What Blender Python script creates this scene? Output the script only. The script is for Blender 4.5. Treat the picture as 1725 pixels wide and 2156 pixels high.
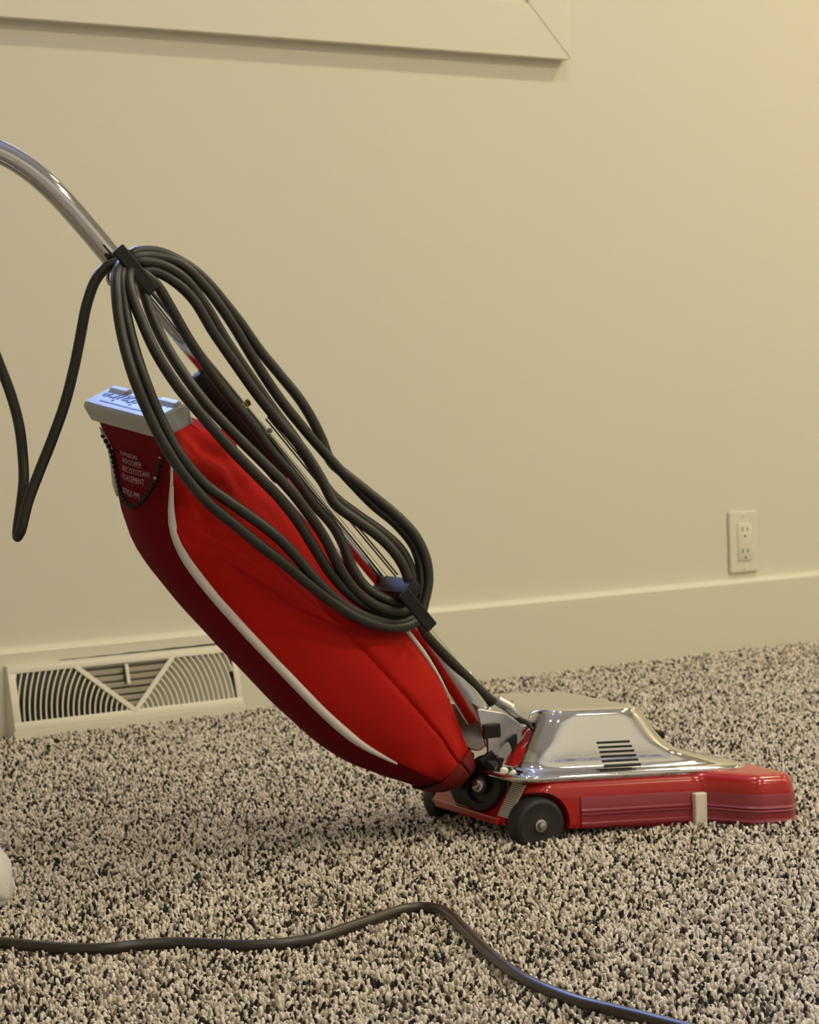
import bpy, bmesh, math, random
import numpy as np
from mathutils import Vector, Matrix, noise

random.seed(4)
for o in list(bpy.data.objects):
    bpy.data.objects.remove(o, do_unlink=True)
scene = bpy.context.scene
COL = scene.collection

# ------------------------------------------------------------------ camera
PITCH, ROLL, CAM_H = 0.0490, 0.0300, 0.478
fw = Vector((0, math.cos(PITCH), -math.sin(PITCH)))
up0 = Vector((0, math.sin(PITCH), math.cos(PITCH)))
xr = Vector((1, 0, 0))
rc = xr * math.cos(ROLL) - up0 * math.sin(ROLL)
uc = xr * math.sin(ROLL) + up0 * math.cos(ROLL)
cam_d = bpy.data.cameras.new('camera')
cam = bpy.data.objects.new('camera', cam_d)
COL.objects.link(cam)
m = Matrix.Identity(4)
for i in range(3):
    m[i][0], m[i][1], m[i][2] = rc[i], uc[i], -fw[i]
m[2][3] = CAM_H
cam.matrix_world = m
cam_d.sensor_fit = 'HORIZONTAL'
cam_d.sensor_width = 36.0
cam_d.lens = 36.0 * 5000.0 / 1725.0
cam_d.clip_start = 0.05
cam_d.clip_end = 60
cam_d.dof.use_dof = True
cam_d.dof.focus_distance = 2.05
cam_d.dof.aperture_fstop = 24.0
scene.camera = cam

# ------------------------------------------------------------------ world, lights, exposure
scene.view_settings.view_transform = 'Standard'
scene.view_settings.look = 'None'
scene.view_settings.gamma = 1.0
scene.view_settings.use_curve_mapping = False
scene.view_settings.exposure = 0.17

world = bpy.data.worlds.new('world')
scene.world = world
world.use_nodes = True
bgn = world.node_tree.nodes['Background']
bgn.inputs['Color'].default_value = (0.30, 0.46, 1.0, 1)
bgn.inputs['Strength'].default_value = 30.0

# wall frame: x runs along the pictured wall, y goes into the wall, z up
ALPHA = 0.6235984
WALL_O = Vector((0.59262555, 4.28555356, 0.0))
WALL_M = Matrix.Translation(WALL_O) @ Matrix.Rotation(ALPHA, 4, 'Z')

ROOM_L0, ROOM_L1, ROOM_N, CEIL = -4.3, 2.9, -6.4, 2.75
WIN_L0, WIN_L1, WIN_Z0, WIN_Z1 = -1.95, -0.471, 1.125, 2.35

def add_light(name, kind, loc, direction, power, color, size, size_y=None, shape=None):
    d = bpy.data.lights.new(name, kind)
    d.energy = power
    d.color = color
    if kind == 'AREA':
        d.shape = shape or 'DISK'
        d.size = size
        if size_y:
            d.size_y = size_y
    o = bpy.data.objects.new(name, d)
    COL.objects.link(o)
    o.matrix_world = WALL_M @ Matrix.Translation(Vector(loc)) @ Vector(direction).to_track_quat('-Z', 'Y').to_matrix().to_4x4()
    return o

WARM = (1.0, 0.885, 0.585)
CAN_POWER = 30.5
for (l, n, k) in ((0.70, -1.10, 0.78), (2.4, -1.10, 0.15), (-1.0, -1.10, 0.28), (0.70, -3.0, 0.75), (2.4, -3.0, 0.7), (-1.0, -3.0, 0.70), (-2.7, -3.0, 0.22), (0.7, -5.0, 0.8), (-1.8, -5.0, 0.8)):
    add_light('ceiling_can_light', 'AREA', (l, n, CEIL - 0.02), (0, 0, -1), CAN_POWER * k, WARM, 0.14)
portal = add_light('window_portal', 'AREA', ((WIN_L0 + WIN_L1) / 2, 0.10, (WIN_Z0 + WIN_Z1) / 2), (0, -1, 0), 1.0, (1, 1, 1),
                   WIN_L1 - WIN_L0, WIN_Z1 - WIN_Z0, 'RECTANGLE')
portal.data.cycles.is_portal = True

# ------------------------------------------------------------------ materials
def node_mat(name):
    mt = bpy.data.materials.new(name)
    mt.use_nodes = True
    nt = mt.node_tree
    return mt, nt, nt.nodes['Principled BSDF'], nt.links

def mat(name, col, rough=0.5, metal=0.0, coat=0.0, spec=0.5, bump=0.0, bscale=200.0, var=0.0, vscale=20.0, sheen=0.0):
    mt, nt, b, L = node_mat(name)
    b.inputs['Base Color'].default_value = (*col, 1)
    b.inputs['Roughness'].default_value = rough
    b.inputs['Metallic'].default_value = metal
    b.inputs['Coat Weight'].default_value = coat
    b.inputs['Coat Roughness'].default_value = 0.06
    b.inputs['Specular IOR Level'].default_value = spec
    if sheen:
        b.inputs['Sheen Weight'].default_value = sheen
    tc = nt.nodes.new('ShaderNodeTexCoord')
    if bump:
        nz = nt.nodes.new('ShaderNodeTexNoise')
        nz.inputs['Scale'].default_value = bscale
        nz.inputs['Detail'].default_value = 3
        L.new(tc.outputs['Object'], nz.inputs['Vector'])
        bp = nt.nodes.new('ShaderNodeBump')
        bp.inputs['Strength'].default_value = bump
        bp.inputs['Distance'].default_value = 0.002
        L.new(nz.outputs['Fac'], bp.inputs['Height'])
        L.new(bp.outputs['Normal'], b.inputs['Normal'])
    if var:
        nz = nt.nodes.new('ShaderNodeTexNoise')
        nz.inputs['Scale'].default_value = vscale
        nz.inputs['Detail'].default_value = 4
        L.new(tc.outputs['Object'], nz.inputs['Vector'])
        mx = nt.nodes.new('ShaderNodeMix')
        mx.data_type = 'RGBA'
        mx.inputs[6].default_value = (*[c * (1 - var) for c in col], 1)
        mx.inputs[7].default_value = (*[min(1, c * (1 + var)) for c in col], 1)
        L.new(nz.outputs['Fac'], mx.inputs[0])
        L.new(mx.outputs[2], b.inputs['Base Color'])
    return mt

M = {}
M['wall'] = mat('wall_paint', (0.66, 0.63, 0.525), 0.75, bump=0.06, bscale=260, var=0.015, vscale=3)
M['trim'] = mat('trim_paint', (0.68, 0.65, 0.545), 0.42, bump=0.02, bscale=90)
M['ceiling'] = mat('ceiling_paint', (0.60, 0.58, 0.54), 0.9, bump=0.1, bscale=120)
M['vent'] = mat('vent_enamel', (0.74, 0.71, 0.60), 0.4, bump=0.02, bscale=200)
M['dark'] = mat('dark_cavity', (0.018, 0.017, 0.016), 0.8)
M['duct'] = mat('duct_shade', (0.10, 0.092, 0.075), 0.7)
M['gap'] = mat('gap_shade', (0.03, 0.027, 0.022), 0.9)
M['chrome'] = mat('chrome', (0.56, 0.555, 0.55), 0.045, metal=1.0)
M['hood'] = mat('polished_hood', (0.74, 0.73, 0.71), 0.05, metal=1.0)
M['steel'] = mat('brushed_steel', (0.55, 0.54, 0.53), 0.28, metal=1.0, bump=0.03, bscale=300)
M['brass'] = mat('brass_screw', (0.75, 0.55, 0.22), 0.2, metal=1.0)
M['red'] = mat('red_enamel', (0.40, 0.007, 0.005), 0.22, coat=0.35)
M['bumper'] = mat('bumper_vinyl', (0.26, 0.018, 0.032), 0.30, spec=0.7)  # purple cast of blue reflections is mixed into the red base
M['ridge'] = mat('bumper_ridge_vinyl', (0.42, 0.12, 0.18), 0.25, spec=0.7)
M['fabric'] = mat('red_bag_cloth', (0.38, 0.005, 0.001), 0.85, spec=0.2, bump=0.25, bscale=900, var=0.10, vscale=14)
M['shaded_cloth'] = mat('shaded_bag_cloth', (0.15, 0.002, 0.008), 0.85, spec=0.1, bump=0.2, bscale=900, var=0.08, vscale=14)  # same red cloth, its shade painted in as a darker crimson
M['maroon'] = mat('maroon_cuff_cloth', (0.17, 0.012, 0.012), 0.7, spec=0.25, bump=0.15, bscale=700)
M['piping'] = mat('white_piping', (0.62, 0.57, 0.54), 0.6, bump=0.15, bscale=700)
M['cord'] = mat('cord_rubber', (0.017, 0.0155, 0.012), 0.42, spec=0.45, bump=0.03, bscale=400)
M['floorcord'] = mat('floor_cord_rubber', (0.036, 0.029, 0.025), 0.32)
M['black'] = mat('black_plastic', (0.012, 0.011, 0.012), 0.5, spec=0.25)
M['socket'] = mat('socket_chrome', (0.55, 0.54, 0.53), 0.16, metal=1.0)
M['rubber'] = mat('tyre_rubber', (0.014, 0.014, 0.014), 0.6, bump=0.05, bscale=300)
M['grey'] = mat('grey_plastic', (0.34, 0.34, 0.34), 0.42)
M['ink'] = mat('blue_ink', (0.015, 0.025, 0.12), 0.5)
M['print'] = mat('pale_print', (0.42, 0.30, 0.36), 0.7)
M['white'] = mat('white_plastic', (0.78, 0.74, 0.62), 0.4)
M['plate'] = mat('outlet_plastic', (0.70, 0.66, 0.55), 0.38)
M['slot'] = mat('outlet_slot', (0.05, 0.045, 0.035), 0.7)
M['slipper'] = mat('slipper_fleece', (0.74, 0.72, 0.66), 0.95, bump=0.5, bscale=350, sheen=0.4)
M['sole'] = mat('slipper_sole', (0.45, 0.42, 0.38), 0.7)
M['fan'] = mat('smoky_fan_plastic', (0.014, 0.014, 0.011), 0.3, spec=0.35)

# label: white sticker with printed bars
mt, nt, b, L = node_mat('label_print')
tc = nt.nodes.new('ShaderNodeTexCoord')
wv = nt.nodes.new('ShaderNodeTexWave')
wv.bands_direction = 'Z'
wv.inputs['Scale'].default_value = 150
wv.inputs['Distortion'].default_value = 2.0
wv.inputs['Detail'].default_value = 3
L.new(tc.outputs['Object'], wv.inputs['Vector'])
rp = nt.nodes.new('ShaderNodeValToRGB')
rp.color_ramp.elements[0].position = 0.25
rp.color_ramp.elements[0].color = (0.16, 0.15, 0.14, 1)
rp.color_ramp.elements[1].position = 0.5
rp.color_ramp.elements[1].color = (0.60, 0.56, 0.50, 1)
L.new(wv.outputs['Fac'], rp.inputs['Fac'])
L.new(rp.outputs['Color'], b.inputs['Base Color'])
b.inputs['Roughness'].default_value = 0.5
M['label'] = mt

# window glass: clear with a fresnel gloss
mt = bpy.data.materials.new('window_glass')
mt.use_nodes = True
nt = mt.node_tree
nt.nodes.clear()
out = nt.nodes.new('ShaderNodeOutputMaterial')
tr = nt.nodes.new('ShaderNodeBsdfTransparent')
gl = nt.nodes.new('ShaderNodeBsdfGlossy')
gl.inputs['Roughness'].default_value = 0.02
fr = nt.nodes.new('ShaderNodeFresnel')
fr.inputs['IOR'].default_value = 1.45
mx = nt.nodes.new('ShaderNodeMixShader')
nt.links.new(fr.outputs[0], mx.inputs[0])
nt.links.new(tr.outputs[0], mx.inputs[1])
nt.links.new(gl.outputs[0], mx.inputs[2])
nt.links.new(mx.outputs[0], out.inputs[0])
M['glass'] = mt

# carpet yarn: every tuft takes its own colour
def yarn_ramp(nt, fac, b):
    rp = nt.nodes.new('ShaderNodeValToRGB')
    cr = rp.color_ramp
    stops = [(0.0, (0.028, 0.026, 0.027)), (0.20, (0.042, 0.037, 0.035)), (0.24, (0.28, 0.235, 0.19)),
             (0.36, (0.47, 0.405, 0.33)), (0.42, (0.70, 0.62, 0.525)), (0.75, (0.79, 0.715, 0.62)), (1.0, (0.87, 0.81, 0.73))]
    cr.elements[0].position, cr.elements[0].color = stops[0][0], (*stops[0][1], 1)
    cr.elements[1].position, cr.elements[1].color = stops[-1][0], (*stops[-1][1], 1)
    for p, c in stops[1:-1]:
        e = cr.elements.new(p)
        e.color = (*c, 1)
    nt.links.new(fac, rp.inputs['Fac'])
    nt.links.new(rp.outputs['Color'], b.inputs['Base Color'])
    b.inputs['Roughness'].default_value = 0.95
    b.inputs['Specular IOR Level'].default_value = 0.15

mt, nt, b, L = node_mat('carpet_yarn')
oi = nt.nodes.new('ShaderNodeObjectInfo')
yarn_ramp(nt, oi.outputs['Random'], b)
M['yarn'] = mt
mt, nt, b, L = node_mat('carpet_ground')
tc = nt.nodes.new('ShaderNodeTexCoord')
vo = nt.nodes.new('ShaderNodeTexVoronoi')
vo.inputs['Scale'].default_value = 260
L.new(tc.outputs['Object'], vo.inputs['Vector'])
sx = nt.nodes.new('ShaderNodeSeparateColor')
L.new(vo.outputs['Color'], sx.inputs[0])
pile_shade = nt.nodes.new('ShaderNodeMath')
pile_shade.operation = 'MULTIPLY'
pile_shade.inputs[1].default_value = 0.62  # lowers the ramp to paint pile shade into the bare ground
L.new(sx.outputs[0], pile_shade.inputs[0])
yarn_ramp(nt, pile_shade.outputs[0], b)
M['carpet'] = mt

# ------------------------------------------------------------------ mesh helpers
def link(name, me, mats, parent=None, matrix=None):
    o = bpy.data.objects.new(name, me)
    for x in (mats if isinstance(mats, (list, tuple)) else [mats]):
        me.materials.append(x)
    COL.objects.link(o)
    if parent is not None:
        o.parent = parent
    if matrix is not None:
        o.matrix_local = matrix
    return o

def finish(bm, name, mats, parent=None, matrix=None, angle=38, smooth=True):
    bmesh.ops.recalc_face_normals(bm, faces=bm.faces)
    lim = math.radians(angle)
    for f in bm.faces:
        f.smooth = smooth
    for e in bm.edges:
        if len(e.link_faces) == 2 and e.calc_face_angle(0) > lim:
            e.smooth = False
    me = bpy.data.meshes.new(name)
    bm.to_mesh(me)
    bm.free()
    return link(name, me, mats, parent, matrix)

def empty(name, matrix, label=None, cat=None, group=None):
    o = bpy.data.objects.new(name, None)
    COL.objects.link(o)
    o.empty_display_size = 0.05
    o.matrix_world = matrix
    tag(o, label, cat, group)
    return o

def tag(o, label=None, cat=None, group=None, kind=None):
    if label: o['label'] = label
    if cat: o['category'] = cat
    if group: o['group'] = group
    if kind: o['kind'] = kind
    return o

def catmull(pts, step):
    P = [np.array(p, float) for p in pts]
    P = [2 * P[0] - P[1]] + P + [2 * P[-1] - P[-2]]
    outp = []
    for i in range(1, len(P) - 2):
        a, b, c, d = P[i - 1], P[i], P[i + 1], P[i + 2]
        ta = 0.0
        tb = ta + max(1e-6, np.linalg.norm(b - a)) ** 0.5
        tcc = tb + max(1e-6, np.linalg.norm(c - b)) ** 0.5
        td = tcc + max(1e-6, np.linalg.norm(d - c)) ** 0.5
        n = max(1, int(np.linalg.norm(c - b) / step))
        for k in range(n):
            t = tb + (tcc - tb) * k / n
            A1 = (tb - t) / (tb - ta) * a + (t - ta) / (tb - ta) * b
            A2 = (tcc - t) / (tcc - tb) * b + (t - tb) / (tcc - tb) * c
            A3 = (td - t) / (td - tcc) * c + (t - tcc) / (td - tcc) * d
            B1 = (tcc - t) / (tcc - ta) * A1 + (t - ta) / (tcc - ta) * A2
            B2 = (td - t) / (td - tb) * A2 + (t - tb) / (td - tb) * A3
            outp.append((tcc - t) / (tcc - tb) * B1 + (t - tb) / (tcc - tb) * B2)
    outp.append(P[-2])
    return outp

def bm_tube(bm, path, r, n=12, cap=True, flat=1.0):
    """sweep a circle along a path; r is a number or one per point"""
    pts = [Vector(tuple(p)) for p in path]
    rs = r if isinstance(r, (list, tuple)) else [r] * len(pts)
    t0 = (pts[1] - pts[0]).normalized()
    ref = Vector((0, 1, 0)) if abs(t0.y) < 0.9 else Vector((1, 0, 0))
    nrm = (ref - t0 * ref.dot(t0)).normalized()
    rings = []
    for i, p in enumerate(pts):
        if i == 0: t = t0
        elif i == len(pts) - 1: t = (pts[i] - pts[i - 1]).normalized()
        else: t = (pts[i + 1] - pts[i - 1]).normalized()
        nrm = (nrm - t * nrm.dot(t)).normalized()
        bi = t.cross(nrm)
        rings.append([bm.verts.new(p + (nrm * math.cos(a) * flat + bi * math.sin(a)) * rs[i])
                      for a in (2 * math.pi * k / n for k in range(n))])
    for a, b in zip(rings, rings[1:]):
        for k in range(n):
            bm.faces.new((a[k], a[(k + 1) % n], b[(k + 1) % n], b[k]))
    if cap:
        bm.faces.new(rings[0])
        bm.faces.new(rings[-1])
    return rings

def tube(name, path, r, mats, parent=None, n=12, cap=True, flat=1.0):
    bm = bmesh.new()
    bm_tube(bm, path, r, n, cap, flat)
    return finish(bm, name, mats, parent, angle=60)

def bm_box(bm, c, size, bevel=0.0, seg=2, axes=None):
    X, Y, Z = axes or (Vector((1, 0, 0)), Vector((0, 1, 0)), Vector((0, 0, 1)))
    X, Y, Z = Vector(X).normalized(), Vector(Y).normalized(), Vector(Z).normalized()
    c = Vector(c)
    vs = [bm.verts.new(c + X * (sx * size[0] / 2) + Y * (sy * size[1] / 2) + Z * (sz * size[2] / 2))
          for sx in (-1, 1) for sy in (-1, 1) for sz in (-1, 1)]
    fs = [bm.faces.new([vs[i] for i in q]) for q in
          ((0, 1, 3, 2), (4, 6, 7, 5), (0, 4, 5, 1), (2, 3, 7, 6), (0, 2, 6, 4), (1, 5, 7, 3))]
    if bevel:
        es = list({e for f in fs for e in f.edges})
        bmesh.ops.recalc_face_normals(bm, faces=fs)
        bmesh.ops.bevel(bm, geom=es, offset=bevel, segments=seg, affect='EDGES', profile=0.5)

def box(name, c, size, mats, parent=None, bevel=0.0, seg=2, axes=None, matrix=None):
    bm = bmesh.new()
    bm_box(bm, c, size, bevel, seg, axes)
    return finish(bm, name, mats, parent, matrix, angle=14)

def bm_lathe(bm, prof, origin, axis, n=32):
    """profile of (along, radius) spun about an axis"""
    ax = Vector(axis).normalized()
    ref = Vector((0, 0, 1)) if abs(ax.z) < 0.9 else Vector((1, 0, 0))
    u = (ref - ax * ref.dot(ax)).normalized()
    v = ax.cross(u)
    o = Vector(origin)
    rings = []
    for (h, r) in prof:
        if r <= 1e-6:
            rings.append([bm.verts.new(o + ax * h)])
        else:
            rings.append([bm.verts.new(o + ax * h + (u * math.cos(a) + v * math.sin(a)) * r)
                          for a in (2 * math.pi * k / n for k in range(n))])
    for a, b in zip(rings, rings[1:]):
        for k in range(n):
            if len(a) == 1 and len(b) == 1: continue
            if len(a) == 1: bm.faces.new((a[0], b[(k + 1) % n], b[k]))
            elif len(b) == 1: bm.faces.new((a[k], a[(k + 1) % n], b[0]))
            else: bm.faces.new((a[k], a[(k + 1) % n], b[(k + 1) % n], b[k]))

def lathe(name, prof, origin, axis, mats, parent=None, n=32, angle=35):
    bm = bmesh.new()
    bm_lathe(bm, prof, origin, axis, n)
    return finish(bm, name, mats, parent, angle=angle)

def bm_prism(bm, poly, ext, bevel=0.0):
    """polygon of 3-D points extruded along a vector"""
    ext = Vector(ext)
    a = [bm.verts.new(Vector(p)) for p in poly]
    b = [bm.verts.new(Vector(p) + ext) for p in poly]
    fs = [bm.faces.new(a), bm.faces.new(b[::-1])]
    n = len(a)
    for i in range(n):
        fs.append(bm.faces.new((a[i], b[i], b[(i + 1) % n], a[(i + 1) % n])))
    if bevel:
        bmesh.ops.recalc_face_normals(bm, faces=fs)
        es = list({e for f in fs for e in f.edges})
        bmesh.ops.bevel(bm, geom=es, offset=bevel, segments=2, affect='EDGES', profile=0.5)

def prism(name, poly, ext, mats, parent=None, bevel=0.0, matrix=None):
    bm = bmesh.new()
    bm_prism(bm, poly, ext, bevel)
    return finish(bm, name, mats, parent, matrix, angle=14)

def round_poly(pts, rad, seg=5):
    outp = []
    n = len(pts)
    for i in range(n):
        p0, p1, p2 = (np.array(pts[(i + k) % n], float) for k in (-1, 0, 1))
        r = rad[i] if isinstance(rad, (list, tuple)) else rad
        d0, d2 = p0 - p1, p2 - p1
        l0, l2 = np.linalg.norm(d0), np.linalg.norm(d2)
        r = min(r, l0 * 0.45, l2 * 0.45)
        if r < 1e-5:
            outp.append(tuple(p1)); continue
        a, c = p1 + d0 / l0 * r, p1 + d2 / l2 * r
        for k in range(seg + 1):
            t = k / seg
            outp.append(tuple((1 - t) ** 2 * a + 2 * t * (1 - t) * p1 + t * t * c))
    return outp

def text_mesh(name, body, size, mats, parent, matrix, extrude=0.0002, shear=0.0, width=None):
    cu = bpy.data.curves.new(name, 'FONT')
    cu.body = body
    cu.size = size
    cu.extrude = extrude
    cu.shear = shear
    cu.resolution_u = 2
    cu.align_x = 'LEFT'
    cu.align_y = 'CENTER'
    t = bpy.data.objects.new(name, cu)
    COL.objects.link(t)
    bpy.context.view_layer.update()
    dg = bpy.context.evaluated_depsgraph_get()
    me = bpy.data.meshes.new_from_object(t.evaluated_get(dg))
    bpy.data.objects.remove(t, do_unlink=True)
    if width:
        xs = [v.co.x for v in me.vertices]
        k = width / max(1e-6, max(xs) - min(xs))
        x0 = min(xs)
        for v in me.vertices:
            v.co.x = (v.co.x - x0) * k
    me.name = name
    return link(name, me, mats, parent, matrix)

# ------------------------------------------------------------------ room
def wall_slab(name, boxes, mats, kind='structure'):
    bm = bmesh.new()
    for (x0, x1, y0, y1, z0, z1) in boxes:
        bm_box(bm, ((x0 + x1) / 2, (y0 + y1) / 2, (z0 + z1) / 2), (x1 - x0, y1 - y0, z1 - z0))
    o = finish(bm, name, mats, None, None, smooth=False)
    o.matrix_world = WALL_M
    o['kind'] = kind
    return o

PILE = 0.011
T = 0.14
wall_slab('floor', [(ROOM_L0 - T, ROOM_L1 + T, ROOM_N - T, T, -0.06, -PILE)], M['carpet'])
wall_slab('ceiling', [(ROOM_L0 - T, ROOM_L1 + T, ROOM_N - T, T, CEIL, CEIL + 0.1)], M['ceiling'])
wall_slab('wall_back', [(ROOM_L0, WIN_L0, 0, T, -PILE, CEIL), (WIN_L1, ROOM_L1, 0, T, -PILE, CEIL),
                        (WIN_L0, WIN_L1, 0, T, -PILE, WIN_Z0), (WIN_L0, WIN_L1, 0, T, WIN_Z1, CEIL)], M['wall'])
wall_slab('wall_left', [(ROOM_L0 - T, ROOM_L0, ROOM_N, T, -PILE, CEIL)], M['wall'])
wall_slab('wall_right', [(ROOM_L1, ROOM_L1 + T, ROOM_N, T, -PILE, CEIL)], M['wall'])
wall_slab('wall_front', [(ROOM_L0, ROOM_L1, ROOM_N - T, ROOM_N, -PILE, CEIL)], M['wall'])

# baseboard of the pictured wall: square edged with an eased top
bm = bmesh.new()
prof = [(0, -PILE), (-0.016, -PILE), (-0.016, 0.1222), (-0.0145, 0.1248), (-0.0095, 0.1287), (-0.0060, 0.1296), (0, 0.1300)]
for x in (ROOM_L0, ROOM_L1):
    pass
bm_prism(bm, [(ROOM_L0, y, z) for y, z in prof], (ROOM_L1 - ROOM_L0, 0, 0))
bb = finish(bm, 'baseboard_back', M['trim'], angle=20)
bb.matrix_world = WALL_M
bb['kind'] = 'structure'

# window: mitred flat casing, jamb, sash, glass
win = empty('window_1', WALL_M)
win['kind'] = 'structure'
CW, CT = 0.089, 0.023
a0, a1, b0, b1 = WIN_L0, WIN_L1, WIN_Z0, WIN_Z1
G = 0.0006
def casing(poly):
    prism('casing_board', [(x, -0.0005, z) for x, z in poly], (0, -CT, 0), M['trim'], win, bevel=0.0012)
casing([(a0 - CW + G, b0 - CW), (a1 + CW - G, b0 - CW), (a1 - G, b0), (a0 + G, b0)])
casing([(a0 - CW + G, b1 + CW), (a1 + CW - G, b1 + CW), (a1 - G, b1), (a0 + G, b1)])
casing([(a1 + CW, b0 - CW + G), (a1 + CW, b1 + CW - G), (a1, b1 - G), (a1, b0 + G)])
casing([(a0 - CW, b0 - CW + G), (a0 - CW, b1 + CW - G), (a0, b1 - G), (a0, b0 + G)])
for (c, s) in ((((a0 + a1) / 2, 0.05, b0 + 0.006), (a1 - a0, 0.135, 0.012)), (((a0 + a1) / 2, 0.05, b1 - 0.006), (a1 - a0, 0.135, 0.012)),
               ((a0 + 0.006, 0.05, (b0 + b1) / 2), (0.012, 0.135, b1 - b0 - 0.025)), ((a1 - 0.006, 0.05, (b0 + b1) / 2), (0.012, 0.135, b1 - b0 - 0.025))):
    box('jamb_board', c, s, M['trim'], win, 0.001)
SW = 0.045
for (c, s) in ((((a0 + a1) / 2, 0.085, b0 + 0.0125 + SW / 2), (a1 - a0 - 0.026, 0.035, SW)), (((a0 + a1) / 2, 0.085, b1 - 0.0125 - SW / 2), (a1 - a0 - 0.026, 0.035, SW)),
               ((a0 + 0.0125 + SW / 2, 0.085, (b0 + b1) / 2), (SW, 0.035, b1 - b0 - 0.03 - 2 * SW)), ((a1 - 0.0125 - SW / 2, 0.085, (b0 + b1) / 2), (SW, 0.035, b1 - b0 - 0.03 - 2 * SW)),
               (((a0 + a1) / 2, 0.085, (b0 + b1) / 2), (0.05, 0.035, b1 - b0 - 0.03 - 2 * SW))):
    box('sash_rail', c, s, M['white'], win, 0.003)
box('glass_pane', ((a0 + a1) / 2, 0.085, (b0 + b1) / 2), (a1 - a0 - 0.06, 0.004, b1 - b0 - 0.06), M['glass'], win)

# ------------------------------------------------------------------ carpet pile (stuff): tufts over the floor the camera can see
bm = bmesh.new()
def wall_pt(l, n, z=0.0):
    return WALL_M @ Vector((l, n, z))
patch = [Vector((-0.62, 1.62, 0)), Vector((0.62, 1.55, 0)), wall_pt(0.75, -0.75), wall_pt(0.75, -0.018), wall_pt(-1.88, -0.018), Vector((-1.02, 2.9, 0))]
f = bm.faces.new([bm.verts.new((p.x, p.y, -PILE)) for p in patch])
me = bpy.data.meshes.new('carpet_pile')
bm.to_mesh(me)
bm.free()
pile = link('carpet_pile', me, M['yarn'])
tag(pile, 'thick cut pile of beige carpet flecked with brown and charcoal yarn', 'carpet', kind='stuff')
ng = bpy.data.node_groups.new('pile_nodes', 'GeometryNodeTree')
ng.interface.new_socket('Geometry', in_out='INPUT', socket_type='NodeSocketGeometry')
ng.interface.new_socket('Geometry', in_out='OUTPUT', socket_type='NodeSocketGeometry')
N = ng.nodes
gi, go = N.new('NodeGroupInput'), N.new('NodeGroupOutput')
ds = N.new('GeometryNodeDistributePointsOnFaces')
ds.distribute_method = 'POISSON'
ds.inputs['Distance Min'].default_value = 0.0021
ds.inputs['Density Max'].default_value = 260000
ico = N.new('GeometryNodeMeshIcoSphere')
ico.inputs['Radius'].default_value = 0.00160
ico.inputs['Subdivisions'].default_value = 2
npos = N.new('GeometryNodeInputPosition')
nze = N.new('ShaderNodeTexNoise')
nze.inputs['Scale'].default_value = 560
sub = N.new('ShaderNodeVectorMath'); sub.operation = 'SUBTRACT'
sub.inputs[1].default_value = (0.5, 0.5, 0.5)
scl = N.new('ShaderNodeVectorMath'); scl.operation = 'SCALE'
scl.inputs['Scale'].default_value = 0.0024
sp = N.new('GeometryNodeSetPosition')
ss = N.new('GeometryNodeSetShadeSmooth')
sm = N.new('GeometryNodeSetMaterial')
sm.inputs['Material'].default_value = M['yarn']
ip = N.new('GeometryNodeInstanceOnPoints')
rv = N.new('FunctionNodeRandomValue'); rv.data_type = 'FLOAT_VECTOR'
rv.inputs[0].default_value = (-0.6, -0.6, 0.0)
rv.inputs[1].default_value = (0.6, 0.6, 6.28)
rs_ = N.new('FunctionNodeRandomValue'); rs_.data_type = 'FLOAT_VECTOR'
rs_.inputs[0].default_value = (0.75, 0.75, 1.15)
rs_.inputs[1].default_value = (1.15, 1.15, 2.3)
rs_.inputs['Seed'].default_value = 5
K = ng.links.new
K(gi.outputs[0], ds.inputs['Mesh'])
K(ds.outputs['Points'], ip.inputs['Points'])
K(ico.outputs[0], sp.inputs['Geometry'])
K(npos.outputs[0], nze.inputs['Vector'])
K(nze.outputs['Color'], sub.inputs[0])
K(sub.outputs[0], scl.inputs[0])
K(scl.outputs[0], sp.inputs['Offset'])
K(sp.outputs[0], ss.inputs[0])
K(ss.outputs[0], sm.inputs['Geometry'])
K(sm.outputs[0], ip.inputs['Instance'])
K(rv.outputs[0], ip.inputs['Rotation'])
K(rs_.outputs[0], ip.inputs['Scale'])
tp = N.new('GeometryNodeTranslateInstances')
tp.inputs['Translation'].default_value = (0, 0, 0.0062)
K(ip.outputs[0], tp.inputs['Instances'])
K(tp.outputs[0], go.inputs[0])
md = pile.modifiers.new('pile', 'NODES')
md.node_group = ng

# ------------------------------------------------------------------ power outlet on the wall
ol = empty('wall_outlet', WALL_M @ Matrix.Translation((0.0095, 0, 0.196)), 'off-white duplex power outlet on the wall just above the baseboard', 'outlet')
box('cover_plate', (0, -0.003, 0), (0.0705, 0.006, 0.1125), M['plate'], ol, 0.0036, 3)
bm = bmesh.new()
bm_box(bm, (0, -0.0068, 0), (0.0335, 0.003, 0.067), 0.0008)
rec = finish(bm, 'receptacle', M['plate'], ol)
for zc in (0.0195, -0.0195):
    for sx, hh in ((-0.0062, 0.0085), (0.0062, 0.007)):
        box('blade_slot', (sx, -0.0082, zc + 0.003), (0.0022, 0.0006, hh), M['slot'], rec)
    lathe('ground_hole', [(0, 0), (0, 0.0024), (0.0006, 0.0024), (0.0006, 0)], (0, -0.0079, zc - 0.0092), (0, -1, 0), M['slot'], rec, 12)
for zc in (0.048, -0.048):
    lathe('plate_screw', [(0, 0.0034), (0.001, 0.0028), (0.0014, 0)], (0, -0.0058, zc), (0, -1, 0), M['plate'], ol, 14)

# ------------------------------------------------------------------ baseboard register vent
VL, VH = 0.386, 0.099
vent = empty('floor_register', WALL_M @ Matrix.Translation((-1.2775, -0.016, 0.0)), 'white metal baseboard air register with two fan-shaped grilles', 'vent')
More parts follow.
